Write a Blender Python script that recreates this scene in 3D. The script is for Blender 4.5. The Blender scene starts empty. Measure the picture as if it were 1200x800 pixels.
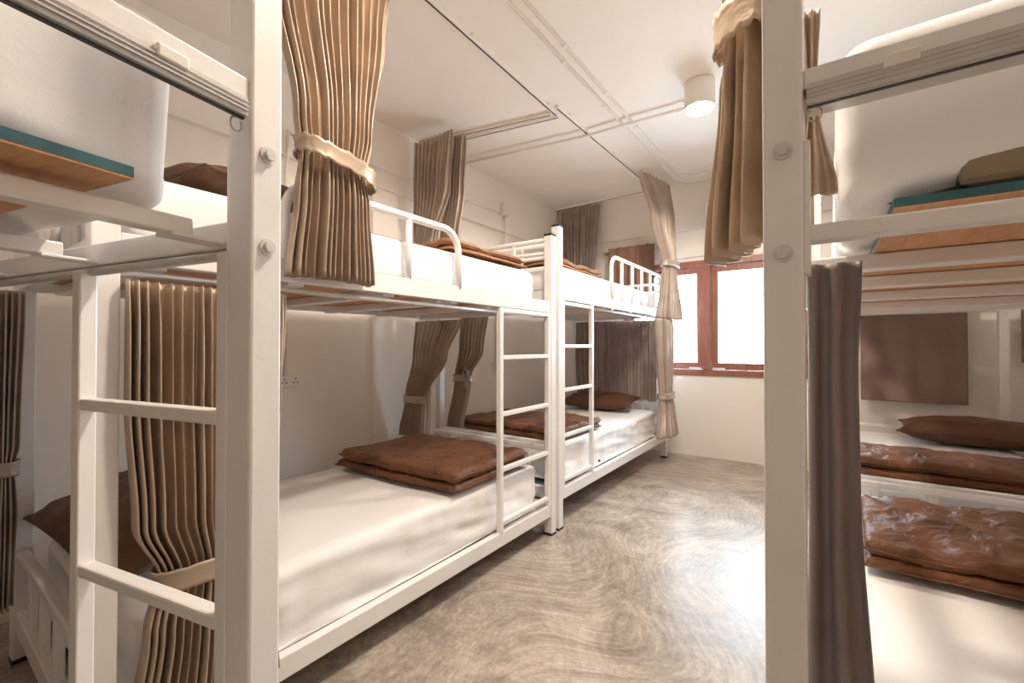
import bpy, bmesh, math, random
from mathutils import Vector, Matrix, noise

random.seed(7)
S = bpy.context.scene
COL = S.collection
PI = math.pi

# ------------------------------------------------------------------ materials
def new_mat(name):
    m = bpy.data.materials.new(name)
    m.use_nodes = True
    nt = m.node_tree
    b = nt.nodes['Principled BSDF']
    return m, nt, b

def simple(name, col, rough=.5, metal=0.0, spec=.5, bump=0.0, bscale=200.0, var=0.0, vscale=4.0):
    m, nt, b = new_mat(name)
    b.inputs['Base Color'].default_value = (*col, 1)
    b.inputs['Roughness'].default_value = rough
    b.inputs['Metallic'].default_value = metal
    b.inputs['Specular IOR Level'].default_value = spec
    tc = nt.nodes.new('ShaderNodeTexCoord')
    if var > 0:
        n = nt.nodes.new('ShaderNodeTexNoise'); n.inputs['Scale'].default_value = vscale
        n.inputs['Detail'].default_value = 5
        r = nt.nodes.new('ShaderNodeValToRGB')
        r.color_ramp.elements[0].position = .3; r.color_ramp.elements[1].position = .7
        r.color_ramp.elements[0].color = (*[c * (1 - var) for c in col], 1)
        r.color_ramp.elements[1].color = (*[min(1, c * (1 + var * .6)) for c in col], 1)
        nt.links.new(tc.outputs['Object'], n.inputs['Vector'])
        nt.links.new(n.outputs['Fac'], r.inputs['Fac'])
        nt.links.new(r.outputs['Color'], b.inputs['Base Color'])
    if bump > 0:
        n2 = nt.nodes.new('ShaderNodeTexNoise'); n2.inputs['Scale'].default_value = bscale
        n2.inputs['Detail'].default_value = 3
        bp = nt.nodes.new('ShaderNodeBump'); bp.inputs['Strength'].default_value = bump
        bp.inputs['Distance'].default_value = .01
        nt.links.new(tc.outputs['Object'], n2.inputs['Vector'])
        nt.links.new(n2.outputs['Fac'], bp.inputs['Height'])
        nt.links.new(bp.outputs['Normal'], b.inputs['Normal'])
    return m

M = {}
M['paint'] = simple('white_enamel', (.85, .83, .82), .32, var=.04, vscale=6, bump=.03, bscale=60)
M['cap'] = simple('black_plastic', (.02, .02, .02), .5)
M['steel'] = simple('brushed_steel', (.55, .53, .50), .35, metal=1.0, var=.1, vscale=30)
M['track'] = simple('track_aluminium', (.62, .60, .58), .38, metal=.35, var=.06, vscale=30)
M['groove'] = simple('track_groove', (.07, .06, .06), .6)
M['bolt'] = simple('painted_bolt', (.68, .67, .66), .4)
M['wall'] = simple('plaster_wall', (.87, .82, .765), .85, bump=.12, bscale=14, var=.03, vscale=1.6)
M['wall_low'] = M['wall']
M['ceil'] = simple('painted_ceiling', (.88, .82, .76), .85, bump=.15, bscale=9, var=.035, vscale=1.3)
M['plastic'] = simple('white_plastic', (.80, .77, .72), .4)
M['conduit'] = simple('painted_conduit', (.86, .81, .76), .6)
M['teal'] = simple('teal_board_edge', (.035, .12, .14), .45, var=.25, vscale=25)
M['dark'] = simple('dark_slot', (.03, .025, .02), .7)
M['fab_dark'] = simple('mattress_base_cloth', (.10, .085, .075), .9, bump=.3, bscale=300)

def sheet_mat(name, col, rough=.75):
    m, nt, b = new_mat(name)
    b.inputs['Roughness'].default_value = rough
    b.inputs['Specular IOR Level'].default_value = .06
    b.inputs['Sheen Weight'].default_value = .15
    tc = nt.nodes.new('ShaderNodeTexCoord')
    n = nt.nodes.new('ShaderNodeTexNoise'); n.inputs['Scale'].default_value = 3.2; n.inputs['Detail'].default_value = 6
    n.inputs['Distortion'].default_value = .6
    mp = nt.nodes.new('ShaderNodeMapping'); mp.inputs['Scale'].default_value = (1.0, 2.2, 2.2)
    nt.links.new(tc.outputs['Object'], mp.inputs['Vector']); nt.links.new(mp.outputs['Vector'], n.inputs['Vector'])
    r = nt.nodes.new('ShaderNodeValToRGB')
    r.color_ramp.elements[0].color = (*[c * .97 for c in col], 1)
    r.color_ramp.elements[1].color = (*[min(1, c * 1.03) for c in col], 1)
    nt.links.new(n.outputs['Fac'], r.inputs['Fac']); nt.links.new(r.outputs['Color'], b.inputs['Base Color'])
    w = nt.nodes.new('ShaderNodeTexNoise'); w.inputs['Scale'].default_value = 420
    nt.links.new(tc.outputs['Object'], w.inputs['Vector'])
    ad = nt.nodes.new('ShaderNodeMath'); ad.operation = 'MULTIPLY_ADD'
    ad.inputs[1].default_value = .06
    nt.links.new(w.outputs['Fac'], ad.inputs[0]); nt.links.new(n.outputs['Fac'], ad.inputs[2])
    bp = nt.nodes.new('ShaderNodeBump'); bp.inputs['Strength'].default_value = .12; bp.inputs['Distance'].default_value = .02
    nt.links.new(ad.outputs['Value'], bp.inputs['Height']); nt.links.new(bp.outputs['Normal'], b.inputs['Normal'])
    return m

M['sheet'] = sheet_mat('white_cotton', (.90, .89, .895))

def satin(name, col, rough=.38, sheen=.2, crease=.25, cscale=7.0, spec=.5, metal=0.0):
    m, nt, b = new_mat(name)
    b.inputs['Roughness'].default_value = rough
    b.inputs['Specular IOR Level'].default_value = spec
    b.inputs['Sheen Weight'].default_value = sheen
    b.inputs['Metallic'].default_value = metal
    b.inputs['Sheen Tint'].default_value = (*[min(1, c * 1.6) for c in col], 1)
    tc = nt.nodes.new('ShaderNodeTexCoord')
    n = nt.nodes.new('ShaderNodeTexNoise'); n.inputs['Scale'].default_value = cscale; n.inputs['Detail'].default_value = 7
    n.inputs['Distortion'].default_value = 1.2
    nt.links.new(tc.outputs['Object'], n.inputs['Vector'])
    r = nt.nodes.new('ShaderNodeValToRGB')
    r.color_ramp.elements[0].position = .35; r.color_ramp.elements[1].position = .68
    r.color_ramp.elements[0].color = (*[c * .86 for c in col], 1)
    r.color_ramp.elements[1].color = (*[min(1, c * 1.1) for c in col], 1)
    nt.links.new(n.outputs['Fac'], r.inputs['Fac']); nt.links.new(r.outputs['Color'], b.inputs['Base Color'])
    bp = nt.nodes.new('ShaderNodeBump'); bp.inputs['Strength'].default_value = crease; bp.inputs['Distance'].default_value = .03
    nt.links.new(n.outputs['Fac'], bp.inputs['Height']); nt.links.new(bp.outputs['Normal'], b.inputs['Normal'])
    return m

M['quilt'] = satin('chestnut_satin', (.17, .073, .036), .5, .15, .8, 10, .28)
M['quilt_tan'] = satin('tan_satin', (.36, .17, .075), .45, .1, .6, 10, .35)
M['pillow'] = satin('brown_pillow_satin', (.12, .056, .030), .5, .1, .35, 7, .3)
M['gold'] = satin('taupe_gold_satin', (.48, .37, .28), .34, .0, .06, 5, .5, .3)
M['gold_crumple'] = satin('crumpled_gold_satin', (.56, .43, .31), .30, .0, .7, 3.2, .5, .3)
M['taupe'] = satin('taupe_satin', (.50, .41, .345), .40, .0, .06, 5, .5, .25)
M['taupe_dk'] = satin('dark_taupe_satin', (.42, .35, .315), .42, .0, .06, 5, .5, .25)
M['umber'] = satin('umber_cloth', (.21, .165, .145), .5, .1, .15, 4)
M['mocha'] = satin('mocha_cloth', (.27, .175, .145), .6, .1, .05, 4)
M['rust'] = satin('rust_cloth', (.30, .165, .12), .6, .1, .05, 4)

def wood(name, c1, c2, scale=3.0, rough=.5, stretch=(1, 12, 12), bump=.1):
    m, nt, b = new_mat(name)
    b.inputs['Roughness'].default_value = rough
    tc = nt.nodes.new('ShaderNodeTexCoord'); mp = nt.nodes.new('ShaderNodeMapping')
    mp.inputs['Scale'].default_value = stretch
    n = nt.nodes.new('ShaderNodeTexNoise'); n.inputs['Scale'].default_value = scale; n.inputs['Detail'].default_value = 8
    n.inputs['Distortion'].default_value = .8
    r = nt.nodes.new('ShaderNodeValToRGB')
    r.color_ramp.elements[0].position = .3; r.color_ramp.elements[1].position = .72
    r.color_ramp.elements[0].color = (*c1, 1); r.color_ramp.elements[1].color = (*c2, 1)
    nt.links.new(tc.outputs['Object'], mp.inputs['Vector']); nt.links.new(mp.outputs['Vector'], n.inputs['Vector'])
    nt.links.new(n.outputs['Fac'], r.inputs['Fac']); nt.links.new(r.outputs['Color'], b.inputs['Base Color'])
    bp = nt.nodes.new('ShaderNodeBump'); bp.inputs['Strength'].default_value = bump; bp.inputs['Distance'].default_value = .005
    nt.links.new(n.outputs['Fac'], bp.inputs['Height']); nt.links.new(bp.outputs['Normal'], b.inputs['Normal'])
    return m

M['ply'] = wood('plywood_face', (.50, .24, .10), (.68, .36, .17), 4, .5, (4, 30, 30))
M['redwood'] = wood('red_brown_window_wood', (.25, .095, .065), (.36, .15, .105), 3, .38, (14, 14, 2))

def floor_mat():
    m, nt, b = new_mat('polished_concrete')
    N = nt.nodes; Lk = nt.links
    tc = N.new('ShaderNodeTexCoord')
    # swirl distortion of the coordinate
    d = N.new('ShaderNodeTexNoise'); d.inputs['Scale'].default_value = 1.1; d.inputs['Detail'].default_value = 3
    Lk.new(tc.outputs['Object'], d.inputs['Vector'])
    mx = N.new('ShaderNodeMix'); mx.data_type = 'VECTOR'; mx.inputs['Factor'].default_value = .16
    Lk.new(tc.outputs['Object'], mx.inputs['A']); Lk.new(d.outputs['Color'], mx.inputs['B'])
    # large blotches
    n1 = N.new('ShaderNodeTexNoise'); n1.inputs['Scale'].default_value = 2.9; n1.inputs['Detail'].default_value = 12
    n1.inputs['Roughness'].default_value = .74; n1.inputs['Distortion'].default_value = .9
    Lk.new(mx.outputs['Result'], n1.inputs['Vector'])
    # trowel arcs : stretched noise
    def swirl(seed, amp, sc):
        lo = N.new('ShaderNodeTexNoise'); lo.inputs['Scale'].default_value = sc; lo.inputs['Detail'].default_value = 1.0
        of = N.new('ShaderNodeMapping'); of.inputs['Location'].default_value = (seed, seed * .7, 0)
        Lk.new(tc.outputs['Object'], of.inputs['Vector']); Lk.new(of.outputs['Vector'], lo.inputs['Vector'])
        ml = N.new('ShaderNodeMath'); ml.operation = 'MULTIPLY'; ml.inputs[1].default_value = amp
        Lk.new(lo.outputs['Fac'], ml.inputs[0])
        vr = N.new('ShaderNodeVectorRotate'); vr.rotation_type = 'Z_AXIS'
        Lk.new(mx.outputs['Result'], vr.inputs['Vector']); Lk.new(ml.outputs['Value'], vr.inputs['Angle'])
        return vr
    mp = N.new('ShaderNodeMapping'); mp.inputs['Rotation'].default_value = (0, 0, .75); mp.inputs['Scale'].default_value = (4.2, 8.5, 1)
    Lk.new(swirl(3.1, 3.2, .75).outputs['Vector'], mp.inputs['Vector'])
    n2 = N.new('ShaderNodeTexNoise'); n2.inputs['Scale'].default_value = 1.7; n2.inputs['Detail'].default_value = 8
    n2.inputs['Roughness'].default_value = .72; n2.inputs['Distortion'].default_value = 1.0
    Lk.new(mp.outputs['Vector'], n2.inputs['Vector'])
    mp2 = N.new('ShaderNodeMapping'); mp2.inputs['Rotation'].default_value = (0, 0, -.5); mp2.inputs['Scale'].default_value = (3.4, 9, 1)
    Lk.new(swirl(8.3, 4.0, .9).outputs['Vector'], mp2.inputs['Vector'])
    n3 = N.new('ShaderNodeTexNoise'); n3.inputs['Scale'].default_value = 2.3; n3.inputs['Detail'].default_value = 9
    n3.inputs['Roughness'].default_value = .7
    Lk.new(mp2.outputs['Vector'], n3.inputs['Vector'])
    n4 = N.new('ShaderNodeTexNoise'); n4.inputs['Scale'].default_value = 60; n4.inputs['Detail'].default_value = 4
    Lk.new(tc.outputs['Object'], n4.inputs['Vector'])
    def ramp(src, a, bb, ca, cb):
        r = N.new('ShaderNodeValToRGB'); r.color_ramp.elements[0].position = a; r.color_ramp.elements[1].position = bb
        r.color_ramp.elements[0].color = (*ca, 1); r.color_ramp.elements[1].color = (*cb, 1)
        Lk.new(src, r.inputs['Fac']); return r
    r1 = ramp(n1.outputs['Fac'], .34, .64, (.29, .24, .20), (.69, .605, .515))
    r2 = ramp(n2.outputs['Fac'], .34, .62, (.20, .165, .135), (1, 1, 1))
    r3 = ramp(n3.outputs['Fac'], .50, .72, (0, 0, 0), (1, 1, 1))
    m1 = N.new('ShaderNodeMix'); m1.data_type = 'RGBA'; m1.blend_type = 'MULTIPLY'; m1.inputs['Factor'].default_value = .15
    Lk.new(r1.outputs['Color'], m1.inputs['A']); Lk.new(r2.outputs['Color'], m1.inputs['B'])
    m2 = N.new('ShaderNodeMix'); m2.data_type = 'RGBA'; m2.inputs['B'].default_value = (.60, .545, .47, 1)
    sc = N.new('ShaderNodeMath'); sc.operation = 'MULTIPLY'; sc.inputs[1].default_value = .28
    Lk.new(r3.outputs['Color'], sc.inputs[0]); Lk.new(sc.outputs['Value'], m2.inputs['Factor'])
    Lk.new(m1.outputs['Result'], m2.inputs['A'])
    m3 = N.new('ShaderNodeMix'); m3.data_type = 'RGBA'; m3.blend_type = 'OVERLAY'; m3.inputs['Factor'].default_value = .35
    Lk.new(m2.outputs['Result'], m3.inputs['A']); Lk.new(n4.outputs['Fac'], m3.inputs['B'])
    n5 = N.new('ShaderNodeTexNoise'); n5.inputs['Scale'].default_value = 11; n5.inputs['Detail'].default_value = 12
    n5.inputs['Roughness'].default_value = .78; n5.inputs['Distortion'].default_value = .5
    Lk.new(mp.outputs['Vector'], n5.inputs['Vector'])
    n5.inputs['Scale'].default_value = 2.4
    r5 = ramp(n5.outputs['Fac'], .38, .60, (.50, .46, .44), (1.0, 1.0, 1.0))
    m5 = N.new('ShaderNodeMix'); m5.data_type = 'RGBA'; m5.blend_type = 'MULTIPLY'; m5.inputs['Factor'].default_value = .75
    Lk.new(m3.outputs['Result'], m5.inputs['A']); Lk.new(r5.outputs['Color'], m5.inputs['B'])
    Lk.new(m5.outputs['Result'], b.inputs['Base Color'])
    rr = N.new('ShaderNodeMapRange'); rr.inputs['To Min'].default_value = .20; rr.inputs['To Max'].default_value = .46
    Lk.new(n1.outputs['Fac'], rr.inputs['Value']); Lk.new(rr.outputs['Result'], b.inputs['Roughness'])
    b.inputs['Specular IOR Level'].default_value = .25
    b.inputs['Coat Weight'].default_value = .0; b.inputs['Coat Roughness'].default_value = .12
    bp = N.new('ShaderNodeBump'); bp.inputs['Strength'].default_value = .05; bp.inputs['Distance'].default_value = .01
    Lk.new(n2.outputs['Fac'], bp.inputs['Height']); Lk.new(bp.outputs['Normal'], b.inputs['Normal'])
    return m
M['floor'] = floor_mat()

def glass_mat():
    m = bpy.data.materials.new('window_glass'); m.use_nodes = True
    nt = m.node_tree; nt.nodes.clear()
    o = nt.nodes.new('ShaderNodeOutputMaterial'); t = nt.nodes.new('ShaderNodeBsdfTransparent'); g = nt.nodes.new('ShaderNodeBsdfGlossy')
    t.inputs['Color'].default_value = (.96, .98, .97, 1); g.inputs['Roughness'].default_value = .02
    f = nt.nodes.new('ShaderNodeFresnel'); f.inputs['IOR'].default_value = 1.35
    mx = nt.nodes.new('ShaderNodeMixShader')
    nt.links.new(f.outputs['Fac'], mx.inputs['Fac']); nt.links.new(t.outputs['BSDF'], mx.inputs[1]); nt.links.new(g.outputs['BSDF'], mx.inputs[2])
    nt.links.new(mx.outputs['Shader'], o.inputs['Surface'])
    return m
M['glass'] = glass_mat()

def glow(name, col, st):
    m, nt, b = new_mat(name)
    b.inputs['Base Color'].default_value = (.9, .9, .9, 1)
    b.inputs['Emission Color'].default_value = (*col, 1); b.inputs['Emission Strength'].default_value = st
    return m
M['lamp_glow'] = glow('lamp_diffuser_glow', (1, .93, .80), 30)

def ticking():
    m, nt, b = new_mat('patterned_ticking')
    tc = nt.nodes.new('ShaderNodeTexCoord')
    v = nt.nodes.new('ShaderNodeTexWave'); v.wave_type = 'RINGS'; v.inputs['Scale'].default_value = 11; v.inputs['Distortion'].default_value = 4
    v.inputs['Detail'].default_value = 1.5
    nt.links.new(tc.outputs['Object'], v.inputs['Vector'])
    r = nt.nodes.new('ShaderNodeValToRGB'); r.color_ramp.elements[0].position = .4; r.color_ramp.elements[1].position = .55
    r.color_ramp.elements[0].color = (.06, .045, .035, 1); r.color_ramp.elements[1].color = (.30, .23, .16, 1)
    nt.links.new(v.outputs['Fac'], r.inputs['Fac']); nt.links.new(r.outputs['Color'], b.inputs['Base Color'])
    b.inputs['Roughness'].default_value = .8
    return m
M['ticking'] = ticking()

# ------------------------------------------------------------------ mesh helpers
class MB:
    def __init__(self):
        self.v, self.f, self.m, self.s = [], [], [], []
    def add(self, vs, fs, mat=0, smooth=False):
        b = len(self.v)
        self.v += [tuple(x) for x in vs]
        for f in fs:
            self.f.append(tuple(b + i for i in f)); self.m.append(mat); self.s.append(smooth)
        return self
    def box(self, lo, hi, mat=0):
        x0, y0, z0 = lo; x1, y1, z1 = hi
        vs = [(x0, y0, z0), (x1, y0, z0), (x1, y1, z0), (x0, y1, z0), (x0, y0, z1), (x1, y0, z1), (x1, y1, z1), (x0, y1, z1)]
        return self.add(vs, [(0, 3, 2, 1), (4, 5, 6, 7), (0, 1, 5, 4), (1, 2, 6, 5), (2, 3, 7, 6), (3, 0, 4, 7)], mat)
    def tube(self, pts, r, n=12, mat=0, cap=True):
        pts = [Vector(p) for p in pts]
        rings = []
        up0 = None
        for i, p in enumerate(pts):
            if i == 0: t = pts[1] - p
            elif i == len(pts) - 1: t = p - pts[i - 1]
            else: t = (pts[i + 1] - p).normalized() + (p - pts[i - 1]).normalized()
            t.normalize()
            if up0 is None:
                up0 = Vector((0, 0, 1)) if abs(t.z) < .9 else Vector((1, 0, 0))
            a = t.cross(up0)
            if a.length < 1e-4: a = t.cross(Vector((1, .3, 0)))
            a.normalize(); bb = a.cross(t).normalized(); up0 = bb
            rr = r[i] if isinstance(r, (list, tuple)) else r
            rings.append([p + a * math.cos(2 * PI * k / n) * rr + bb * math.sin(2 * PI * k / n) * rr for k in range(n)])
        vs = [q for R_ in rings for q in R_]
        fs = []
        for i in range(len(pts) - 1):
            for k in range(n):
                fs.append((i * n + k, i * n + (k + 1) % n, (i + 1) * n + (k + 1) % n, (i + 1) * n + k))
        self.add(vs, fs, mat, True)
        if cap:
            b = len(self.v) - len(vs)
            self.f.append(tuple(b + k for k in reversed(range(n)))); self.m.append(mat); self.s.append(False)
            e = b + (len(pts) - 1) * n
            self.f.append(tuple(e + k for k in range(n))); self.m.append(mat); self.s.append(False)
        return self
    def build(self, name, mats, parent=None, loc=(0, 0, 0), rotz=0.0, bevel=0.0):
        me = bpy.data.meshes.new(name)
        me.from_pydata(self.v, [], self.f)
        if not isinstance(mats, (list, tuple)): mats = [mats]
        for m in mats: me.materials.append(m)
        me.polygons.foreach_set('material_index', self.m)
        me.polygons.foreach_set('use_smooth', self.s)
        bm = bmesh.new(); bm.from_mesh(me)
        bmesh.ops.recalc_face_normals(bm, faces=bm.faces)
        bm.to_mesh(me); bm.free()
        me.update()
        o = bpy.data.objects.new(name, me)
        COL.objects.link(o)
        o.location = loc; o.rotation_euler = (0, 0, rotz)
        if parent is not None: o.parent = parent
        if bevel > 0:
            md = o.modifiers.new('edge', 'BEVEL'); md.width = bevel; md.segments = 2; md.limit_method = 'ANGLE'; md.angle_limit = .6
            md.harden_normals = False
        return o

def tag(o, label, cat, group=None):
    o['label'] = label; o['category'] = cat
    if group: o['group'] = group
    return o

def structure(o):
    o['kind'] = 'structure'; return o

def empty(name, loc, rotz=0.0):
    o = bpy.data.objects.new(name, None); COL.objects.link(o)
    o.empty_display_size = .1
    o.location = loc; o.rotation_euler = (0, 0, rotz)
    return o

def B(name, lo, hi, mat, parent=None, bevel=.003, **k):
    return MB().box(lo, hi).build(name, mat, parent, bevel=bevel, **k)

def nz(x, y, z, s=1.0, seed=0.0):
    return noise.noise(Vector((x * s + seed * 13.7, y * s - seed * 7.1, z * s + seed * 3.3)))

def axis_pts(h, r, n):
    k = 4
    a = [-h + r * (1 - math.cos(i / k * PI / 2)) for i in range(k)]
    mid = [-h + r + (2 * h - 2 * r) * i / n for i in range(n + 1)]
    return a + mid + [-x for x in reversed(a)]

def rbox(mb, size, r, n, fn=None, mat=0, center=(0, 0, 0), flat=False):
    """rounded box, points optionally moved by fn(p, normal)"""
    hx, hy, hz = [s / 2 for s in size]
    X = axis_pts(hx, r, n[0]); Y = axis_pts(hy, r, n[1]); Z = axis_pts(hz, r, n[2])
    idx, vs, fs = {}, [], []
    def put(i, j, k):
        key = (i, j, k)
        if key in idx: return idx[key]
        p = Vector((X[i], Y[j], Z[k]))
        inn = Vector((max(-hx + r, min(hx - r, p.x)), max(-hy + r, min(hy - r, p.y)), max(-hz + r, min(hz - r, p.z))))
        if flat: inn.z = min(hz - r, p.z)
        d = p - inn
        if flat and d.length < r * .999:
            d = Vector((0, 0, -1)); q = p.copy()
        else:
            d = d.normalized() if d.length > 1e-9 else Vector((0, 0, 1))
            q = inn + d * r
        if fn: q = fn(q, d)
        idx[key] = len(vs); vs.append(q + Vector(center)); return idx[key]
    nx, ny, nzz = len(X) - 1, len(Y) - 1, len(Z) - 1
    for i in range(nx):
        for j in range(ny):
            fs.append((put(i, j, 0), put(i, j + 1, 0), put(i + 1, j + 1, 0), put(i + 1, j, 0)))
            fs.append((put(i, j, nzz), put(i + 1, j, nzz), put(i + 1, j + 1, nzz), put(i, j + 1, nzz)))
    for i in range(nx):
        for k in range(nzz):
            fs.append((put(i, 0, k), put(i + 1, 0, k), put(i + 1, 0, k + 1), put(i, 0, k + 1)))
            fs.append((put(i, ny, k), put(i, ny, k + 1), put(i + 1, ny, k + 1), put(i + 1, ny, k)))
    for j in range(ny):
        for k in range(nzz):
            fs.append((put(0, j, k), put(0, j, k + 1), put(0, j + 1, k + 1), put(0, j + 1, k)))
            fs.append((put(nx, j, k), put(nx, j + 1, k), put(nx, j + 1, k + 1), put(nx, j, k + 1)))
    mb.add(vs, fs, mat, True)
    return mb

# ------------------------------------------------------------------ curtains
def interp(keys, z):
    """keys: list of tuples (z, a, b, ...) sorted high to low"""
    if z >= keys[0][0]: return keys[0][1:]
    for k0, k1 in zip(keys, keys[1:]):
        if k0[0] >= z >= k1[0]:
            t = (k0[0] - z) / max(1e-6, k0[0] - k1[0])
            t = t * t * (3 - 2 * t)
            return tuple(a + (b - a) * t for a, b in zip(k0[1:], k1[1:]))
    return keys[-1][1:]

def curtain(label, group, A, ang, keys, pleats, mat, seed, tie=None, loop=False, hem=None, sub='curtain', rows=70, heading=True, sharp=.75, thick=.0022, cat='curtain', ruf=.25):
    """A: world point at the top; ang: direction of the sheet in plan; keys (z, left, right, out, amp, bulge) measured from A along/out of the sheet."""
    rnd = random.Random(seed)
    root = empty(sub, (A[0], A[1], 0), ang)
    tag(root, label, cat, group)
    ztop, zbot = keys[0][0], keys[-1][0]
    w = [rnd.uniform(.65, 1.4) for _ in range(pleats)]
    tot = sum(w); edges = [0]
    for x in w: edges.append(edges[-1] + x / tot)
    amps = [rnd.uniform(.6, 1.15) for _ in range(pleats)]
    q = 12
    cols = []
    for i in range(pleats):
        for j in range(q): cols.append((i, j / q))
    cols.append((pleats - 1, 1.0))
    vs, fs = [], []
    nc = len(cols)
    for r_ in range(rows + 1):
        f = r_ / rows
        z = ztop + (zbot - ztop) * f
        L, Rr, out, amp, bul = interp(keys, z)
        # header: tighter pinch
        hd = 1.0
        if heading and ztop - z < .09: hd = .75 + .25 * (ztop - z) / .09
        for (i, s) in cols:
            u = edges[i] + (edges[i + 1] - edges[i]) * s
            wob = .35 * nz(i * 1.7, z * 2.2, seed, 1.0, seed) * (0.3 + f)
            ph = 2 * PI * (s + .12 * nz(i * .9, z * 3.1, 4.2, 1.0, seed + 2))
            sn = math.sin(ph)
            p = math.copysign(abs(sn) ** sharp, sn) * amps[i]
            x = L + (Rr - L) * (u + wob * .25 / pleats * math.sin(PI * u))
            x += amp * .35 * math.cos(ph) * amps[i] * .6
            y = out + amp * hd * p + bul * (1 - (2 * u - 1) ** 2)
            zz = z
            if hem: zz = z + hem(u) * f ** 3
            vs.append((x, -y, zz))
    for r_ in range(rows):
        for c in range(nc - 1):
            a = r_ * nc + c
            fs.append((a, a + 1, a + nc + 1, a + nc))
    mb = MB().add(vs, fs, 0, True)
    cl = mb.build('drape', mat, root)
    md = cl.modifiers.new('cloth', 'SOLIDIFY'); md.thickness = thick; md.offset = 0
    if tie:
        zt, h, tilt = tie
        L, Rr, out, amp, bul = interp(keys, zt)
        cx, hw = (L + Rr) / 2, (Rr - L) / 2 + .014
        hd_ = amp * 1.05 + bul * .55 + .012
        cy = out + bul * .5
        n, vs, fs = 72, [], []
        for k in range(n):
            a = 2 * PI * k / n
            ca, sa = math.cos(a), math.sin(a)
            rip = ruf * (.0035 * math.sin(a * 17 + seed) + .002 * math.sin(a * 29))
            for jj in range(7):
                t = jj / 6 - .5
                e = 1 + (.03 * (abs(t) * 2) ** 2) + rip * 6 * (abs(t) + .3)
                bend = -.004 if jj in (2, 4) else 0
                vs.append((cx + hw * e * math.copysign(abs(ca) ** .8, ca) + bend * ca, -(cy + hd_ * e * math.copysign(abs(sa) ** .8, sa)), zt + t * h + tilt * ca * hw / .1 + rip * 1.2))
        for k in range(n):
            for jj in range(6):
                fs.append((k * 7 + jj, ((k + 1) % n) * 7 + jj, ((k + 1) % n) * 7 + jj + 1, k * 7 + jj + 1))
        t_ = MB().add(vs, fs, 0, True).build('tieback', mat, root)
        md = t_.modifiers.new('cloth', 'SOLIDIFY'); md.thickness = .003
        if loop:
            bw = MB()
            for sgn in (-1, 1):
                pts = [(cx + hw * .7 + .03 * math.sin(a) * (1 if sgn > 0 else .6), -(cy + hd_ + .006 + .012 * math.sin(a)), zt + sgn * (.02 + .02 * (1 - math.cos(a)))) for a in [i / 10 * 2 * PI for i in range(11)]]
                bw.tube(pts, .006, 8)
            bw.build('bow', mat, root)
    return root

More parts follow.
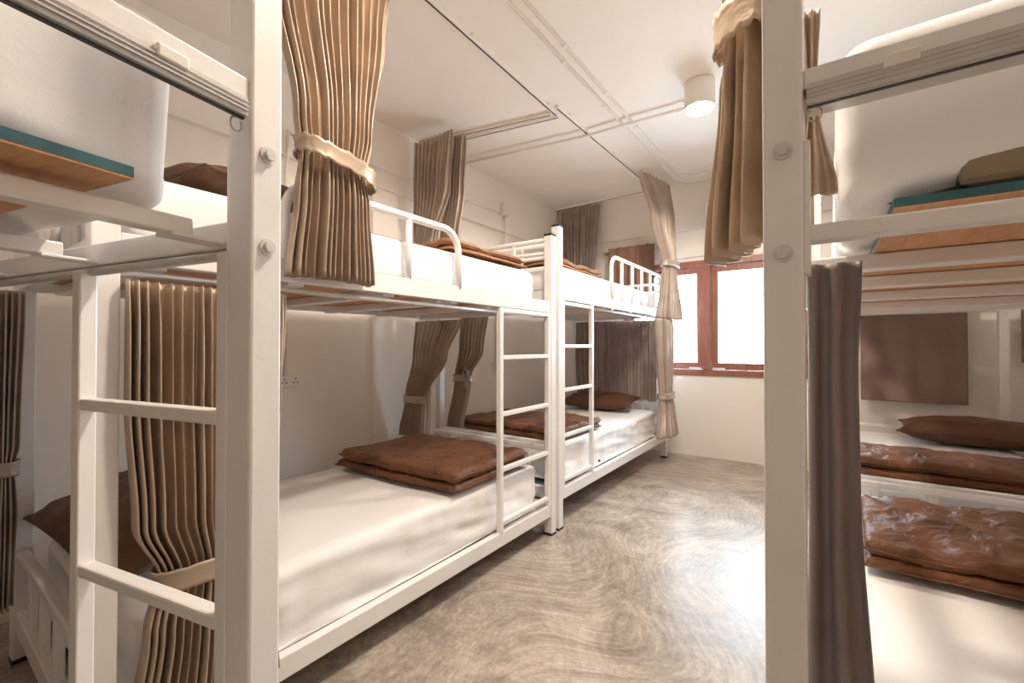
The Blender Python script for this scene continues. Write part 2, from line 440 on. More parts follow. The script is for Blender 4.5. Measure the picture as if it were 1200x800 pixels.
# ------------------------------------------------------------------ bunk bed
def bed(label, loc, rot, L, W, post_h, zl, zu, rail_h=.065, end_hi=None, low_panel=(.47, .47), ladder=None, guard=None, boards=True,
        top_track=None, slats=None, bolts=None, rod=True, rod_drop=.022, slat_z=-.008, upper_slat=True, cap=True, near_end_rail=True, slat_w=.025, slat_h=.03, slat_v0=.035, board_gap=.001, board_u0=.06, board_v0=.15, end_top=None, plate=None, group='white metal bunk beds', high_panel=None):
    root = empty('bunk_bed', loc, rot)
    tag(root, label, 'bunk bed', group)
    P = .05; pm = M['paint']
    for iu, u in enumerate((0, L - P)):
        for iv, v in enumerate((0, W - P)):
            o = B('post', (u, v, .012), (u + P, v + P, post_h), pm, root, bevel=.004)
            B('post_cap', (u - .001, v - .001, post_h), (u + P + .001, v + P + .001, post_h + .012), M['cap'], o, bevel=.003)
            B('post_foot', (u - .001, v - .001, 0), (u + P + .001, v + P + .001, .014), M['cap'], o, bevel=.002)
            if bolts and (iu, iv) == bolts[0]:
                for zb in bolts[1]:
                    mb = MB()
                    d = bolts[2]  # outward direction in local frame
                    c = Vector((u + P / 2 + d[0] * P / 2, v + P / 2 + d[1] * P / 2, zb))
                    dv = Vector((d[0], d[1], 0))
                    mb.tube([c, c + dv * .0025], .0125, 24)
                    mb.tube([c + dv * .002, c + dv * .009], .0085, 6)
                    mb.build('bolt', M['bolt'], o)
    for v0, v1 in ((.006, .04), (W - .04, W - .006)):
        B('side_rail', (P, v0, zu), (L - P, v1, zu + rail_h), pm, root)
        B('side_rail', (P, v0, zl), (L - P, v1, zl + rail_h), pm, root)
    for k, (u0, u1) in enumerate(((.008, .042), (L - .042, L - .008))):
        if near_end_rail or k: B('end_rail', (u0, P, zu + .003), (u1, W - P, end_top or zu + rail_h - .01), pm, root)
        B('end_rail', (u0, P, zl), (u1, W - P, zl + rail_h), pm, root)
    # lower end panels
    for (u, zt) in zip((.025, L - .025), low_panel):
        r = MB().box((u - .014, P, zt - .028), (u + .014, W - P, zt)).build('end_panel_rail', pm, root, bevel=.006)
        n = 4
        for k in range(1, n + 1):
            v = P + (W - 2 * P) * k / (n + 1)
            B('spindle', (u - .011, v - .013, zl + rail_h), (u + .011, v + .013, zt - .027), pm, r)
    if high_panel:
        for u in (.025, L - .025):
            zt = high_panel
            r = MB().tube([(u, P, zt), (u, W - P, zt)], .013, 12).build('end_panel_rail', pm, root)
            r2 = MB().tube([(u, P, zt - .075), (u, W - P, zt - .075)], .011, 12).build('end_panel_rail', pm, root)
            for k in (1, 2, 3):
                v = P + (W - 2 * P) * k / 4
                MB().tube([(u, v, zu + rail_h - .02), (u, v, zt)], .010, 10).build('spindle', pm, r)
    # slats and boards
    sl = slats if slats else [.12 + i * (L - .24) / 5 for i in range(6)]
    for u in sl:
        B('bed_slat', (u - slat_w, slat_v0, zu + slat_z), (u + slat_w, W - .035, zu + slat_z + slat_h), pm, root)
        if slat_v0 > .05: B('slat_bracket', (u - slat_w - .004, .036, zu + slat_z - .004), (u + slat_w + .004, slat_v0 + .03, zu + slat_z + .001), pm, root, bevel=.001)
        B('bed_slat', (u - .025, .035, zl + .01), (u + .025, W - .035, zl + .04), pm, root)
    for zz in (zu + slat_z + slat_h + board_gap - .001, zl + .04):
        nb = 2
        for k in range(nb):
            u0 = (.06 + (L - .12) * k / nb + .03) if k else board_u0; u1 = .06 + (L - .12) * (k + 1) / nb - (.03 if k == 0 else 0)
            v0, v1 = board_v0, W - .12
            mb = MB()
            mb.box((u0, v0, zz + .001), (u1, v1, zz + .0035), 0)
            mb.box((u0 - .0005, v0 - .0005, zz + .0035), (u1 + .0005, v1 + .0005, zz + .0155), 1)
            mb.build('bed_board', [M['ply'], M['teal']], root)
    if plate:
        B('rail_plate', plate[0], plate[1], pm, root, bevel=.001)
    if rod:
        MB().tube([(P, .03, zu - rod_drop), (L - P, .03, zu - rod_drop)], .0085, 12).build('curtain_rod', M['track'], root)
    if guard:
        u0, u1, zt, sp = guard
        r = .09
        def arc(uc, zc, a0, a1): return [(uc + r * math.cos(a), .018, zc + r * math.sin(a)) for a in [a0 + (a1 - a0) * i / 8 for i in range(9)]]
        pts = [(u0, .018, zu + rail_h - .01)] + arc(u0 + r, zt - r, PI, PI / 2) + arc(u1 - r, zt - r, PI / 2, 0) + [(u1, .018, zu + rail_h - .01)]
        g = MB().tube(pts, .0145, 14).build('guard_rail', pm, root)
        for s in sp:
            MB().tube([(s, .018, zu + rail_h - .01), (s, .018, zt)], .0125, 12).build('spindle', pm, g)
    if ladder:
        ua, ub, zb, ztp, zr, va, vb, w = ladder
        a = B('ladder_upright', (ua, va, zb), (ua + w, vb, ztp), pm, root)
        if ub is not None: B('ladder_upright', (ub, va, zb), (ub + w, vb, ztp), pm, root)
        e = ub if ub is not None else ua
        for z in zr:
            lo_u, hi_u = (min(ua, e) + w, max(ua, e))
            B('ladder_rung', (lo_u - .001, va + .001, z - .011), (hi_u + .001, vb - .001, z + .011), pm, root, bevel=.004)
    if top_track:
        side, z0, z1 = top_track     # side: 0 near end, 1 far end
        u = .025 if side == 0 else L - .025
        sg = -1 if side == 0 else 1
        B('top_rail', (u - .02, P, z0 + .022), (u + .02, W - P, z1), pm, root)
        uf = u + sg * .020
        tr = MB()
        tr.box((uf - .003, P + .004, z0), (uf + .005, W - P, z0 + .026), 0)
        for zz in (z0 + .006, z0 + .012, z0 + .018):
            tr.box((uf + sg * .005 - .0012, P + .004, zz), (uf + sg * .005 + .0012, W - P, zz + .002), 0)
        ga, gb = sorted((uf - sg * .004, uf - sg * .010))
        tr.box((u - .02, P + .004, z0 - .001), (uf, W - P, z0 + .004), 0)
        tr.box((ga, P + .004, z0 - .0022), (gb, W - P, z0), 2)
        tr.box((u - .02, P + .004, z0 + .004), (uf, W - P, z0 + .022), 0)
        t_ = tr.build('curtain_track', [M['track'], M['track'], M['groove']], root)
        ca, cb = sorted((uf - sg * .001, uf + sg * .0085))
        B('track_clip', (ca, P + .085, z0 + .017), (cb, P + .12, z0 + .033), M['plastic'], t_, bevel=.002)
        pts = [(u + sg * .01, P + .013 + .008 * math.sin(a), z0 - .012 + .010 * math.cos(a)) for a in [i / 14 * 5.4 for i in range(15)]]
        MB().tube(pts, .0012, 6).build('track_ring', M['steel'], t_)
    return root

# ------------------------------------------------------------------ mattresses, bedding
def mattress(label, group, x0, x1, y0, y1, z0, z1, seed, parent_rot=None, rough=.010, bot=None, r=.055, drape=0.0, side=None, flat=False, diag=5.0, fine=.5):
    cx, cy, cz = (x0 + x1) / 2, (y0 + y1) / 2, (z0 + z1) / 2
    sx, sy, sz = x1 - x0, y1 - y0, z1 - z0
    r = min(r, sz * .45)
    if parent_rot is None: root = empty('mattress', (cx, cy, z0))
    else:
        (ox, oy), a = parent_rot
        wx = ox + cx * math.cos(a) - cy * math.sin(a); wy = oy + cx * math.sin(a) + cy * math.cos(a)
        root = empty('mattress', (wx, wy, z0), a)
    tag(root, label, 'mattress', group)
    def fn(p, d):
        q = p.copy()
        hz = 1 - min(1, max(0, (p.z + sz / 2) / sz))     # 1 at the bottom
        # draped sheet: diagonal tension wrinkles on the sides, soft undulation on the top
        sidew = 1 - abs(d.z)
        w1 = nz(p.x * 1.3 + p.z * diag, p.y * 1.3 + p.z * diag, p.z * diag * .6, 3.0, seed)
        w2 = nz(p.x + p.z * diag * .4, p.y + p.z * diag * .4, p.z * .6, 9.0, seed + 3)
        w3 = nz(p.x, p.y, p.z * .25, 16.0, seed + 8)
        q += d * (rough * sidew * ((1.1 * w1 + .5 * w2) * (.3 + hz) + fine * w3 - .8))
        q.z += (1 - sidew) * rough * .6 * nz(p.x, p.y, 0, 2.5, seed + 5)
        if drape and side == 'x1' and d.x > .3: q.x += drape * hz ** 1.5 * (1 + .8 * w1)
        if bot: q.z += bot(p.x / (sx / 2), p.y / (sy / 2), hz)
        return q
    mb = MB()
    n = (max(8, int(sx / .03)), max(8, int(sy / .03)), 8)
    rbox(mb, (sx, sy, sz), r, n, fn, center=(0, 0, sz / 2), flat=flat)
    mb.build('fitted_sheet', M['sheet'], root)
    B('mattress_base', (-sx / 2 + .03, -sy / 2 + .03, .0), (sx / 2 - .03, sy / 2 - .03, .02), M['fab_dark'], root, bevel=0)
    return root

def quilt(label, group, cx, cy, z0, sx, sy, th, seed, rot=0.0, layers=2, over=None, mat=None, lump=1.0):
    root = empty('folded_blanket', (cx, cy, z0), rot)
    tag(root, label, 'blanket', group)
    lt = th / layers
    rnd = random.Random(seed)
    for k in range(layers):
        dx, dy = rnd.uniform(-.012, .012), rnd.uniform(-.012, .012)
        def fn(p, d, k=k):
            q = p.copy()
            q.x += .012 * nz(p.y, k * 3.1, 1, 5, seed); q.y += .012 * nz(p.x, k * 2.1, 5, 5, seed)
            a, b_ = p.x / (sx / 2), p.y / (sy / 2)
            lum = .010 * nz(p.x, p.y, k * .3, 6, seed) + .006 * nz(p.x * 2.2, p.y * .8, k, 11, seed + 1) + .004 * nz(p.x, p.y * 1.6, k, 22, seed + 2)
            crown = .010 * (1 - a * a) * (1 - b_ * b_)
            q.z += lump * (lum * (.25 + .75 * (k + (.5 if d.z > 0 else 0)) / layers) + crown * k)
            if over: q.z += over(q.x + dx, q.y + dy)
            if d.z < 0 and k == 0: q.z = max(q.z, 0 if not over else -1)
            return q
        mb = MB()
        rbox(mb, (sx - .02 * k, sy - .016 * k, lt * 1.02), lt * .48, (44, 40, 2), fn, center=(dx, dy, lt * (k + .5)))
        nm = ['bottom_fold', 'middle_fold', 'top_fold'] if layers == 3 else ['bottom_fold', 'top_fold']
        o = mb.build(nm[k], mat or M['quilt'], root)
        # sewn edge along each fold
        pts = []
        for t in range(61):
            a = t / 60 * 4
            i = int(a) % 4; f = a - int(a)
            c = [(-1, -1), (1, -1), (1, 1), (-1, 1), (-1, -1)]
            x = (c[i][0] + (c[i + 1][0] - c[i][0]) * f) * (sx - .02 * k) / 2 * .985; y = (c[i][1] + (c[i + 1][1] - c[i][1]) * f) * (sy - .016 * k) / 2 * .985
            z = lt * (k + .5)
            q = fn(Vector((x, y, 0)), Vector((0, 0, 0)))
            pts.append((q.x + dx + math.copysign(.007, x) * (abs(x) > .47 * sx), q.y + dy + math.copysign(.007, y) * (abs(y) > .47 * sy), q.z + z))
        MB().tube(pts, .0035, 6).build('piping', mat or M['quilt'], o)
    return root

def pillow(label, group, loc, rot, sx, sy, th, seed, mat=None):
    root = empty('pillow', loc)
    root.rotation_euler = rot
    tag(root, label, 'pillow', group)
    n = 40
    mb = MB()
    def prof(x, y):
        e = max(0, 1 - abs(x) ** 2.6) * max(0, 1 - abs(y) ** 2.6)
        return th / 2 * e ** .55
    def xy(x, y):
        k = 1 - .085 * (1 - y * y) * abs(x) ** 3
        j = 1 - .085 * (1 - x * x) * abs(y) ** 3
        return x * sx / 2 * k, y * sy / 2 * j
    for sg in (1, -1):
        vs, fs = [], []
        for i in range(n + 1):
            for j in range(n + 1):
                x, y = math.sin((2 * i / n - 1) * PI / 2), math.sin((2 * j / n - 1) * PI / 2)
                px, py = xy(x, y)
                h = prof(x, y)
                cr = .012 * nz(px * 1.5, py * 1.5, sg, 6, seed) + .006 * nz(px, py * 3, sg, 14, seed)
                vs.append((px, py, sg * (h + cr * min(1, h / (th * .2)))))
        for i in range(n):
            for j in range(n):
                a = i * (n + 1) + j
                fs.append((a, a + 1, a + n + 2, a + n + 1))
        mb.add(vs, fs, 0, True)
    o = mb.build('pillow_cover', mat or M['pillow'], root)
    pts = []
    for k in range(81):
        a = k / 80 * 4; i = int(a) % 4; f = a - int(a)
        c = [(-1, -1), (1, -1), (1, 1), (-1, 1), (-1, -1)]
        px, py = xy(c[i][0] + (c[i + 1][0] - c[i][0]) * f, c[i][1] + (c[i + 1][1] - c[i][1]) * f)
        pts.append((px, py, 0))
    MB().tube(pts, .005, 6).build('seam', mat or M['pillow'], root)
    return root

# ================================================================== THE ROOM
XL, XR, YF, YB, HC = -2.58, 1.22, -2.6, 4.55, 2.62
def slab(name, lo, hi, mat): return structure(MB().box(lo, hi).build(name, mat))
slab('floor', (XL - .2, YF - .2, -.1), (XR + .2, YB + .2, 0), M['floor'])
slab('ceiling', (XL - .2, YF - .2, HC), (XR + .2, YB + .2, HC + .12), M['ceil'])
slab('wall_left', (XL - .15, YF - .15, 0), (XL, YB + .15, HC), M['wall'])
slab('wall_right', (XR, YF - .15, 0), (XR + .15, YB + .15, HC), M['wall'])
slab('wall_front', (XL, YF - .15, 0), (XR, YF, HC), M['wall'])
# back wall with two openings
WX0, WX1, WZ0, WZ1 = -1.78, -.12, .78, 1.885
mb = MB()
y0, y1 = YB, YB + .15
mb.box((XL, y0, 0), (XR, y1, WZ0)); mb.box((XL, y0, WZ1), (XR, y1, HC))
mb.box((XL, y0, WZ0), (WX0, y1, WZ1)); mb.box((WX1, y0, WZ0), (XR, y1, WZ1))
structure(mb.build('wall_back', M['wall']))
# downstand beams along the left and back wall, a shallow pilaster
slab('trim_1', (XL - .02, YF, 2.16), (XL + .045, YB + .02, HC), M['wall'])
slab('trim_2', (XL + .045, YB - .045, 2.19), (XR, YB + .02, HC), M['wall'])
slab('trim_3', (XL - .02, 1.93, 0), (XL + .03, 2.2, 2.16), M['wall'])
slab('trim_4', (-1.62, YB - .035, 1.925), (-.70, YB + .01, 2.035), M['plastic'])

def window(n, x0, x1, z0, z1, mull):
    root = empty('window_%d' % n, ((x0 + x1) / 2, YB, z0)); structure(root)
    ox, oz = -(x0 + x1) / 2, -z0
    def W(name, a, b, m, bevel=.004):
        return B(name, (a[0] + ox, a[1], a[2] + oz), (b[0] + ox, b[1], b[2] + oz), m, root, bevel=bevel)
    fw, d0, d1 = .05, -.02, .10
    W('window_frame', (x0, d0, z1 - .06), (x1, d1, z1), M['redwood'])
    W('window_frame', (x0, d0, z0), (x1, d1, z0 + .055), M['redwood'])
    W('window_frame', (x0, d0, z0 + .055), (x0 + fw, d1, z1 - .06), M['redwood'])
    W('window_frame', (x1 - fw, d0, z0 + .055), (x1, d1, z1 - .06), M['redwood'])
    xs = [x0 + fw] + [v for m_ in mull for v in (m_ - .034, m_ + .034)] + [x1 - fw]
    for m_ in mull: W('mullion', (m_ - .034, d0 - .01, z0 + .055), (m_ + .034, d1, z1 - .06), M['redwood'])
    for k in range(0, len(xs), 2):
        a, b = xs[k] + .002, xs[k + 1] - .002
        sw, s0, s1 = .06, .005, .05
        s = MB()
        za, zb = z0 + .057, z1 - .062
        for lo, hi in (((a, s0, za), (b, s1, za + .065)), ((a, s0, zb - sw), (b, s1, zb)), ((a, s0, za + .065), (a + sw, s1, zb - sw)), ((b - sw, s0, za + .065), (b, s1, zb - sw))):
            s.box((lo[0] + ox, lo[1], lo[2] + oz), (hi[0] + ox, hi[1], hi[2] + oz))
        so = s.build('sash', M['redwood'], root, bevel=.004)
        W('pane', (a + sw - .004, .025, za + .06), (b - sw + .004, .030, zb - sw + .004), M['glass'], bevel=0).parent = so
        if n == 1:
            W('latch', (a + .01 if k else b - .13, -.008, za + .004), (a + .12 if k else b - .02, .006, za + .018), M['plastic'], bevel=.003)
window(1, WX0, WX1, WZ0, WZ1, [-.95])

# ------------------------------------------------------------------ bunk beds
B1 = bed('white bunk bed along the left wall, square brown blanket below, ladder at far end', (-1.265, .245, 0), PI / 2, 1.96, 1.0, 1.685, .108, 1.247,
         low_panel=(.375, .495), ladder=(1.44, 1.885, .17, 1.245, [.215, .468, .733, 1.005, 1.234], .004, .03, .026), guard=(.42, 1.16, 1.545, [.66, .885]), high_panel=1.668)
B2 = bed('white metal bunk bed in the far corner beside the window, with hooped guard rail', (-1.265, 2.238, 0), PI / 2, 2.10, 1.0, 1.755, .165, 1.333,
         low_panel=(.50, .50), ladder=(.45, .055, .225, 1.335, [.27, .53, .80, 1.06, 1.315], .004, .03, .026), guard=(.80, 1.95, 1.715, [1.0, 1.22, 1.44, 1.66]), high_panel=1.66)
B0root = (-.677, .346); A0 = math.radians(192)
B0 = bed('nearest white bunk bed on the left, turned across the room, two ladder rungs in view', (*B0root, 0), A0, 1.95, .98, 1.80, .11, 1.207, rail_h=.04,
         low_panel=(.47, .47), ladder=(.46, .05, .30, 1.20, [.353, .65, .953], .022, .05, .026), slats=[.085, .44, .80, 1.15, 1.5, 1.85], top_track=(0, 1.385, 1.441),
         bolts=((0, 0), (1.34, 1.205), (-1, 0)), slat_z=.008, slat_w=.015, slat_h=.024, slat_v0=.085, board_gap=.013, board_u0=.014, board_v0=.185, rod_drop=.008, near_end_rail=False, plate=((.05, .012, 1.195), (.0585, .046, 1.362)))
R1 = bed('white bunk bed nearest on the right, its bolted post standing before the window', (-.077, 2.60, 0), -PI / 2, 1.87, 1.06, 1.80, .11, 1.202, rail_h=.04, end_top=1.228,
         low_panel=(.455, .47), slats=[.20, .66, 1.08, 1.44], top_track=(1, 1.394, 1.445), bolts=((1, 0), (1.335, 1.19), (1, 0)), slat_z=.012, rod=False,
         plate=((1.83, .05, 1.16), (1.866, .057, 1.345)))
R2 = bed('white bunk bed at the window wall, behind the nearest right bunk bed', (-.077, 4.40, 0), -PI / 2, 1.76, 1.06, 1.75, .11, 1.30, low_panel=(.47, .455))

# ------------------------------------------------------------------ mattresses
mattress('white lower mattress under the square brown blanket, beside the ladder on the left', None, -2.215, -1.301, .31, 2.095, .1745, .408, 1, rough=.014, r=.05, flat=True)
mattress('white upper mattress behind the curved guard rail on the left wall', None, -2.215, -1.314, .31, 2.08, 1.291, 1.475, 2, rough=.005)
mattress('white lower mattress with rumpled edge beside the far tied curtain', None, -2.215, -1.308, 2.37, 4.19, .2335, .458, 3, rough=.020, r=.05, flat=True)
mattress('white upper mattress behind the far hooped guard rail', None, -2.215, -1.314, 2.30, 4.25, 1.377, 1.555, 4, rough=.005)
def sag0(a, b, h):  # the overhanging corner droops
    return -.026 * h * max(0, min(1, (-b - .80) / .14)) + .010 * max(0, min(1, (-b - .6) / .3)) * (1 - h)
mattress('white upper mattress hanging over its teal-edged board, on the nearest left bunk', None,   .10, 1.85, .075, .90, 1.276, 1.518, 5, parent_rot=(B0root, A0), rough=.008, bot=sag0, r=.045, diag=.5, fine=1.3)
def hemR(a, b, h):  # the sheet sags at the corner and its hem is pulled up along the near end
    left = max(0, min(1, (-a - .84) / .12))
    t = max(0, min(1, (a + .90) / .34)); t = t * t * (3 - 2 * t)
    return h ** 1.5 * (-.012 * left + .020 * t * max(0, min(1, (-b - .93) / .05)))
mR = mattress('cream upper mattress over patterned ticking, on the nearest right bunk', None, .008, .93, .80, 2.50, 1.264, 1.512, 6, rough=.004, bot=hemR, r=.045)
B('ticking', (-.33, -.842, .003), (.42, -.80, .09), M['ticking'], mR, bevel=.01)
mattress('cream lower mattress with the wide rumpled blanket on the right', None, -.02, .94, .80, 2.52, .177, .415, 7, rough=.008)
mattress('white lower mattress below the brown wall curtain on the right', None, -.02, .94, 2.70, 4.34, .177, .42, 8, rough=.006)

# ------------------------------------------------------------------ blankets and pillows
quilt('chestnut satin blanket folded square on the lower left mattress beside the ladder', None, -1.722, 1.685, .413, .82, .60, .098, 11, rot=.04, lump=1.3)
quilt('brown blanket folded flat on the upper bunk beside the paired white posts', None, -1.63, 1.72, 1.479, .56, .60, .055, 12, mat=M['quilt_tan'], lump=1.4)
quilt('dark brown blanket behind the white end rail, seen through the ladder', None, -1.78, 2.70, .460, .86, .62, .085, 13, rot=-.02, lump=1.5)
quilt('rust blanket lying on the far upper bunk near the corner curtain', None, -1.66, 2.72, 1.559, .58, .72, .055, 14, rot=.02, mat=M['quilt_tan'], lump=1.4)
quilt('wide rumpled chestnut satin blanket on the nearest lower mattress on the right', None, .50, 1.89, .421, .86, .54, .085, 15, rot=.0, lump=2.0)
quilt('smooth thick brown blanket just behind the end rail on the right', None, .50, 2.95, .424, .82, .42, .10, 16, lump=1.2)
pillow('brown pillow leaning at the near end of the left lower bunk, behind the ladder', None, (-1.84, .50, .525), (.28, .05, .05), .74, .44, .15, 21)
pillow('brown pillow lying on the upper left bunk behind the bolted post', None, (-1.62, .62, 1.545), (.03, .02, .2), .52, .40, .12, 22)
pillow('brown pillow under the dark end curtain on the far lower bunk', None, (-1.80, 3.97, .545), (.12, 0, .1), .70, .40, .13, 23)
pillow('plump brown pillow below the hanging brown wall curtain', None, (.78, 4.02, .515), (.05, 0, -.12), .80, .42, .16, 24)

# ------------------------------------------------------------------ curtains
RZ = PI / 2   # sheet runs along +Y, its face looks to +X when the offset 'out' is positive  (local -y)
curtain('gold taupe curtain tied in the middle, hanging from the ceiling before the left upper bunk', None, (-1.222, .62, 0), RZ,
        [(2.60, -.10, .50, -.10, .028, .02), (2.1, -.02, .36, -.03, .032, .03), (1.72, .035, .29, 0, .024, .04), (1.60, .05, .265, 0, .020, .045), (1.50, .04, .280, 0, .026, .045), (1.255, .015, .30, .0, .030, .04)],
        14, M['gold'], 31, tie=(1.60, .05, -.022), ruf=.6)
curtain('pleated taupe curtain gathered by a tieback behind the near ladder', None, (-1.252, .285, 0), RZ,
        [(1.205, .014, .36, 0, .022, .0), (.95, .014, .35, 0, .026, .01), (.66, .03, .33, .0, .028, .02), (.535, .075, .30, 0, .020, .03), (.42, .05, .31, 0.01, .026, .03), (.19, .014, .33, .02, .032, .02)],
        17, M['gold'], 32, tie=(.535, .05, .004))
curtain('brown curtain at the end of the left row, tied beside the lower pillow', None, (-2.10, .165, 0), RZ,
        [(1.235, .0, .085, 0, .02, .01), (.75, .0, .075, 0, .02, .015), (.68, .01, .065, 0, .016, .02), (.55, .0, .07, 0, .02, .02), (.24, .0, .065, 0, .02, .02)],
        6, M['taupe'], 33, tie=(.68, .045, 0))
curtain('taupe partition curtain swept sideways above the upper bunks', None, (-2.51, 2.275, 0), 0,
        [(2.575, .0, .38, 0, .022, 0), (2.2, .0, .34, 0, .026, 0), (1.78, .0, .20, 0, .030, 0)], 10, M['taupe'], 34)
curtain('pale edged partition curtain hanging straight behind the swept one', None, (-2.25, 2.345, 0), 0,
        [(2.56, .06, .17, 0, .02, 0), (2.2, .02, .15, 0, .022, 0), (1.78, -.06, .10, 0, .026, 0)], 5, M['taupe'], 35)
curtain('taupe curtain with plain band swept to the wall at the lower left bunk', None, (-2.46, 2.126, 0), 0,
        [(1.23, .12, .54, 0, .012, 0), (1.0, .10, .42, 0, .013, .0), (.69, .02, .21, 0, .011, .006), (.43, -.04, .19, 0, .013, .003)], 11, M['taupe'], 36, tie=(.69, .05, 0))
curtain('darker curtain with a bow tie at the foot of the far lower bunk', None, (-2.24, 2.313, 0), 0,
        [(1.315, .16, .40, 0, .012, 0), (1.05, .14, .36, 0, .014, .0), (.84, .10, .24, 0, .012, .006), (.47, .03, .17, 0, .015, .003)], 8, M['taupe'], 37, tie=(.84, .045, 0), loop=True)
curtain('dark taupe curtain in the far ceiling corner above the bunk', None, (-2.47, 4.40, 0), 0,
        [(2.575, .0, .48, 0, .022, 0), (2.2, .01, .45, 0, .026, 0), (1.66, .04, .40, 0, .028, 0)], 11, M['taupe_dk'], 38)
curtain('taupe ceiling curtain tied beside the window at the far upper bunk', None, (-1.225, 3.90, 0), RZ - .18,
        [(2.59, -.12, .42, -.10, .030, .03), (2.2, -.02, .38, -.04, .030, .03), (1.80, .10, .33, 0, .016, .04), (1.70, .10, .34, 0, .024, .04), (1.30, .0, .42, .0, .036, .05)],
        9, M['taupe'], 39, tie=(1.80, .05, 0))
curtain('pale lower curtain tied beside the window at the far bed post', None, (-1.222, 3.88, 0), RZ,
        [(1.30, -.06, .36, .0, .036, .05), (1.0, -.02, .34, .0, .036, .05), (.62, .06, .31, .0, .024, .05), (.50, .04, .32, .01, .034, .05), (.265, -.05, .37, .02, .042, .06)],
        9, M['taupe'], 40, tie=(.62, .05, 0))
curtain('dark end curtain closing the far lower bunk above the pillow', None, (-2.20, 4.250, 0), 0,
        [(1.312, .0, .86, 0, .024, 0), (.9, .0, .86, 0, .030, 0), (.53, .02, .85, 0, .030, 0)], 13, M['taupe_dk'], 41)
# bundled curtains at the right post
curtain('gold satin curtain bundle knotted at the top, hanging left of the right post', None, (-.21, 1.08, 0), -.70,
        [(2.60, .05, .24, 0, .03, .02), (1.82, .06, .21, 0, .03, .03), (1.70, .075, .20, 0, .022, .035), (1.58, .06, .22, 0, .036, .03), (1.25, .01, .235, .0, .040, .025)],
        5, M['gold_crumple'], 42, tie=(1.69, .075, -.004), sharp=.5, ruf=.9, hem=lambda u: -.012 + .03 * u)
curtain('small gold curtain corner hooked on the ring right of the post', None, (-.040, .86, 0), 0,
        [(1.60, .008, .03, 0, .006, 0), (1.50, .012, .026, 0, .005, 0), (1.44, .014, .028, 0, .006, 0), (1.30, .0, .05, 0, .012, .0)], 2, M['gold'], 43, heading=False)
curtain('folded brown curtain hanging flat beside the right bolted post', None, (-.035, .86, 0), 0,
        [(1.19, .006, .075, 0, .007, .0), (1.02, .006, .069, 0, .009, .0), (.85, .006, .071, 0, .010, .0), (.44, .0, .088, 0, .012, .0)], 2, M['umber'], 44, sharp=.6)
def rod_curtain(label, x0, x1, z1, z0, mat, seed, n, y=4.43, amp=.03):
    return curtain(label, None, (x0, y, 0), 0, [(z1, .0, x1 - x0, 0, amp * .8, 0), (z1 - .2, .0, x1 - x0, 0, amp, 0), (z0, .0, x1 - x0, 0, amp * 1.1, 0)], n, mat, seed, sharp=.9)
rod_curtain('brown eyelet curtain on a rod in front of the window, above the far upper bunk', -1.90, -1.42, 2.09, 1.40, M['rust'], 45, 5)
rod_curtain('flat brown curtain hanging on the window wall above the plump pillow', .20, .80, 1.36, .64, M['mocha'], 46, 3, y=4.45, amp=.010)
rod_curtain('narrow brown curtain in the far right corner beyond the rod end', 1.06, 1.18, 1.40, .95, M['mocha'], 47, 2, y=4.46, amp=.015)

def rod(label, x0, x1, z, y):
    r = empty('curtain_pole', ((x0 + x1) / 2, y, z)); tag(r, label, 'curtain rod')
    h = (x1 - x0) / 2
    MB().tube([(-h, 0, 0), (h, 0, 0)], .010, 12).build('pole', M['steel'], r)
    for s in (-1, 1):
        MB().tube([(s * h, 0, 0), (s * (h + .012), 0, 0), (s * (h + .03), 0, 0), (s * (h + .045), 0, 0)], [.011, .019, .016, .006], 14).build('finial', M['steel'], r)
        MB().tube([(s * (h - .03), 0, 0), (s * (h - .03), YB - y, 0)], .007, 8).build('bracket', M['steel'], r)
rod('steel curtain rod with finial above the far upper bunk', -1.94, -1.36, 2.055, 4.485)
rod('short steel curtain rod on the wall above the plump pillow', .17, .93, 1.345, 4.495)

# ------------------------------------------------------------------ ceiling tracks, conduits, lamp, air conditioner, sockets
def ctrack(label, p, q, w=.028, h=.018, group=None):
    p, q = Vector((*p, HC)), Vector((*q, HC)); d = q - p; Ln = d.length; a = math.atan2(d.y, d.x)
    r = empty('ceiling_track', p, a); tag(r, label, 'curtain track', group)
    B('rail', (0, -w / 2, -h), (Ln, w / 2, 0), M['conduit'], r, bevel=.002)
    B('slot', (.01, -w / 6, -h - .0012), (Ln - .01, w / 6, -h + .001), M['groove'], r, bevel=0)
    n = max(2, int(Ln / .6))
    for k in range(n):
        x = .15 + (Ln - .3) * k / (n - 1)
        B('track_bracket', (x - .012, -w / 2 - .014, -.010), (x + .012, w / 2 + .014, 0), M['plastic'], r, bevel=.002)
ctrack('long ceiling curtain track above the near left bunk', (-1.425, .0), (-1.48, 2.60))
ctrack('ceiling curtain track leading to the curtain by the window', (-1.43, 2.50), (-1.40, 4.30))
ctrack('cross curtain track on the ceiling, the one nearer the door end of the pair', (XL + .05, 2.35), (-1.50, 2.555), group=None)
ctrack('cross curtain track on the ceiling, the one nearer the window of the pair', (XL + .05, 2.43), (-1.47, 2.615), group=None)
ctrack('curtain track along the top of the window wall', (XL + .05, 4.42), (-1.40, 4.36))
def conduit(label, pts, r=.010, name='conduit_pipe'):
    o = empty(name, pts[0]); tag(o, label, 'conduit')
    base = Vector(pts[0])
    MB().tube([Vector(p) - base for p in pts], r, 10).build('pipe', M['conduit'], o)
    for a, b in zip(pts, pts[1:]):
        a, b = Vector(a), Vector(b)
        if (b - a).length > .6:
            n = int((b - a).length / .55)
            for k in range(1, n + 1):
                c = a + (b - a) * k / (n + 1) - base
                B('pipe_clip', (c.x - .014, c.y - .014, c.z - r - .002), (c.x + .014, c.y + .014, c.z + .004), M['conduit'], o, bevel=.003)
zc = HC - .010
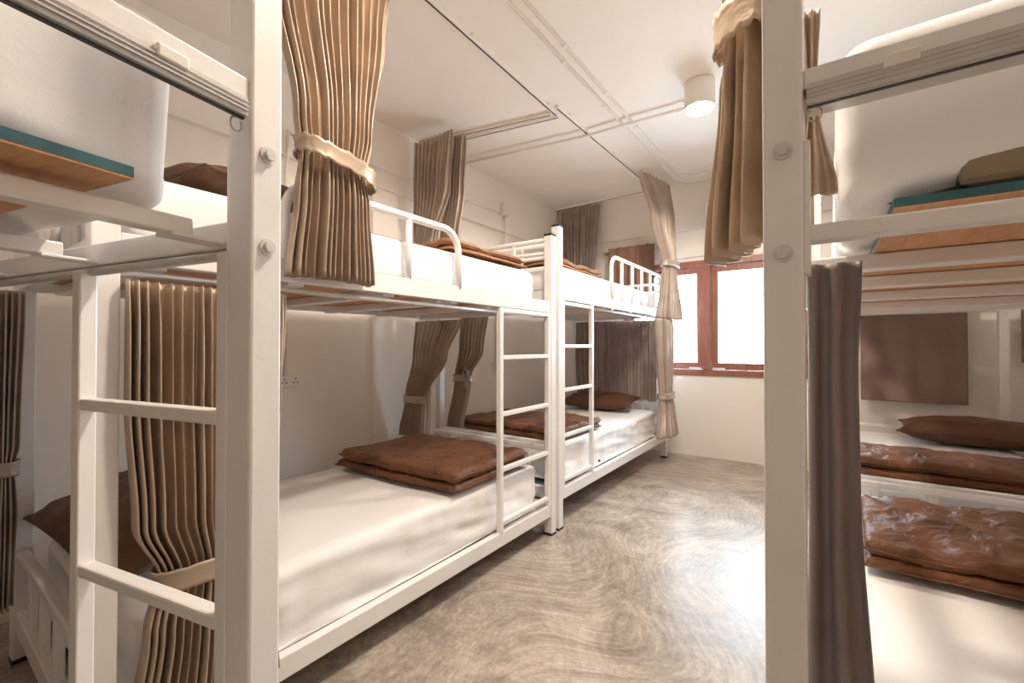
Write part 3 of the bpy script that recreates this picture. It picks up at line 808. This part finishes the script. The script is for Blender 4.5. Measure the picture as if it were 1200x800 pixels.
conduit('ceiling conduit of the double run, the side nearer the bunks', [(-1.165, -.6, zc), (-1.165, 4.30, zc), (-1.12, 4.42, zc), (-1.0, 4.47, zc), (-.1, 4.47, zc)])
conduit('ceiling conduit of the double run, the side nearer the lamp', [(-1.10, -.6, zc), (-1.10, 4.10, zc), (-1.05, 4.20, zc), (-.95, 4.24, zc), (-.1, 4.24, zc)])
conduit('cross conduit on the ceiling running from the left wall to the lamp', [(XL + .05, 2.775, zc - .022), (-1.45, 2.93, zc - .022), (-.68, 2.96, zc - .022)], .011)
conduit('thin wall conduit high on the left wall above the bunks', [(XL + .057, 1.33, 2.285), (XL + .057, 3.39, 2.315)], .008)
conduit('drooping white cable below the junction box on the left wall', [(XL + .060, 3.405, 2.30), (XL + .075, 3.42, 2.20), (XL + .065, 3.42, 2.05), (XL + .02, 3.36, 1.92), (XL + .012, 3.34, 1.6), (XL + .012, 3.34, .90)], .008, 'wall_cable')
conduit('vertical conduit above the double socket on the left wall', [(XL + .056, 1.325, 2.30), (XL + .056, 1.325, 2.17), (XL + .012, 1.335, 2.10), (XL + .012, 1.335, .89)], .008)
def wbox(name, label, cat, y, z, w, h, holes=True):
    r = empty(name, (XL, y, z)); tag(r, label, cat)
    B('cover_plate', (0, -w / 2, -h / 2), (.022, w / 2, h / 2), M['plastic'], r, bevel=.005)
    if holes:
        for cy in (-w / 4, w / 4):
            for dy, dz in ((-.012, -.008), (.012, -.008), (0, .013)):
                B('socket_hole', (.0215, cy + dy - .003, dz - .004), (.0235, cy + dy + .003, dz + .004), M['dark'], r, bevel=0)
    return r
wbox('wall_socket', 'white double wall socket above the left lower mattress', 'socket', 1.36, .855, .135, .075)
wbox('wall_socket', 'grey socket box on the left wall behind the far ladder', 'socket', 3.34, .86, .10, .08)
wbox('wall_socket', 'white double socket on the left wall beside the upper bunk curtain', 'socket', 1.31, 1.86, .135, .08)
r = empty('junction_box', (XL + .045, 3.40, 2.36)); tag(r, 'small junction box high on the left wall', 'junction box')
B('box_body', (0, -.045, -.06), (.045, .045, .06), M['conduit'], r, bevel=.006); B('box_lid', (.045, -.04, -.055), (.05, .04, .055), M['plastic'], r)

def lamp(label, x, y, power):
    r = empty('ceiling_lamp', (x, y, HC)); tag(r, label, 'lamp')
    rr, h = .085, .15
    mb = MB(); n = 40
    mb.tube([(0, 0, 0), (0, 0, -.01), (0, 0, -h + .008), (0, 0, -h)], [rr, rr, rr, rr - .006], n); mb.build('lamp_housing', M['plastic'], r)
    MB().tube([(0, 0, -h + .001), (0, 0, -h - .012), (0, 0, -h - .018)], [rr - .010, rr - .014, rr - .035], n).build('lamp_diffuser', M['lamp_glow'], r)
    ld = bpy.data.lights.new('lamp_light', 'SPOT'); ld.energy = power; ld.color = (1, .865, .71); ld.shadow_soft_size = .08; ld.spot_size = math.radians(172); ld.spot_blend = .2
    lo = bpy.data.objects.new('lamp_light', ld); COL.objects.link(lo); lo.parent = r; lo.location = (0, 0, -h - .03)
lamp('lit round surface lamp on the ceiling near the window', -.617, 2.78, 80)
lamp('added round ceiling lamp, out of view above the aisle, lighting the near half', -.42, .97, 100)  # unseen second lamp, added to light the near half of the room

r = empty('air_conditioner', (-.53, YB - .045, 2.07)); tag(r, 'white wall air conditioner above the window, half behind the gold curtain', 'air conditioner')
rb = MB(); rbox(rb, (.78, .20, .30), .03, (10, 4, 4), center=(0, -.10, .15)); rb.build('casing', M['plastic'], r)
B('air_outlet', (-.35, -.197, .02), (.35, -.10, .06), M['steel'], r)
B('front_panel', (-.375, -.206, .075), (.375, -.19, .275), M['plastic'], r, bevel=.008)

# ------------------------------------------------------------------ daylight
w = bpy.data.worlds.new('sky'); S.world = w; w.use_nodes = True
bg = w.node_tree.nodes['Background']; bg.inputs['Color'].default_value = (.70, .84, 1.0, 1); bg.inputs['Strength'].default_value = 21.0
def portal(x0, x1, z0, z1):
    ld = bpy.data.lights.new('window_portal', 'AREA'); ld.shape = 'RECTANGLE'; ld.size = x1 - x0; ld.size_y = z1 - z0
    ld.cycles.is_portal = True
    o = bpy.data.objects.new('window_portal', ld); COL.objects.link(o); o.location = ((x0 + x1) / 2, YB + .16, (z0 + z1) / 2); o.rotation_euler = (-PI / 2, 0, 0)
portal(WX0, WX1, WZ0, WZ1)

# ------------------------------------------------------------------ camera
cd = bpy.data.cameras.new('camera'); cam = bpy.data.objects.new('camera', cd); COL.objects.link(cam)
cd.sensor_fit = 'HORIZONTAL'; cd.sensor_width = 36; cd.lens = 521 / 1200 * 36; cd.clip_start = .02
cam.location = (0, 0, 1.06)
cam.rotation_euler = (math.radians(90.6), 0, math.radians(35.5))
S.camera = cam
S.view_settings.view_transform = 'Standard'; S.view_settings.look = 'None'
S.view_settings.exposure = 0.4; S.view_settings.gamma = 1.0
S.view_settings.use_curve_mapping = False
S.cycles.use_denoising = True
S.cycles.max_bounces = 14; S.cycles.diffuse_bounces = 10
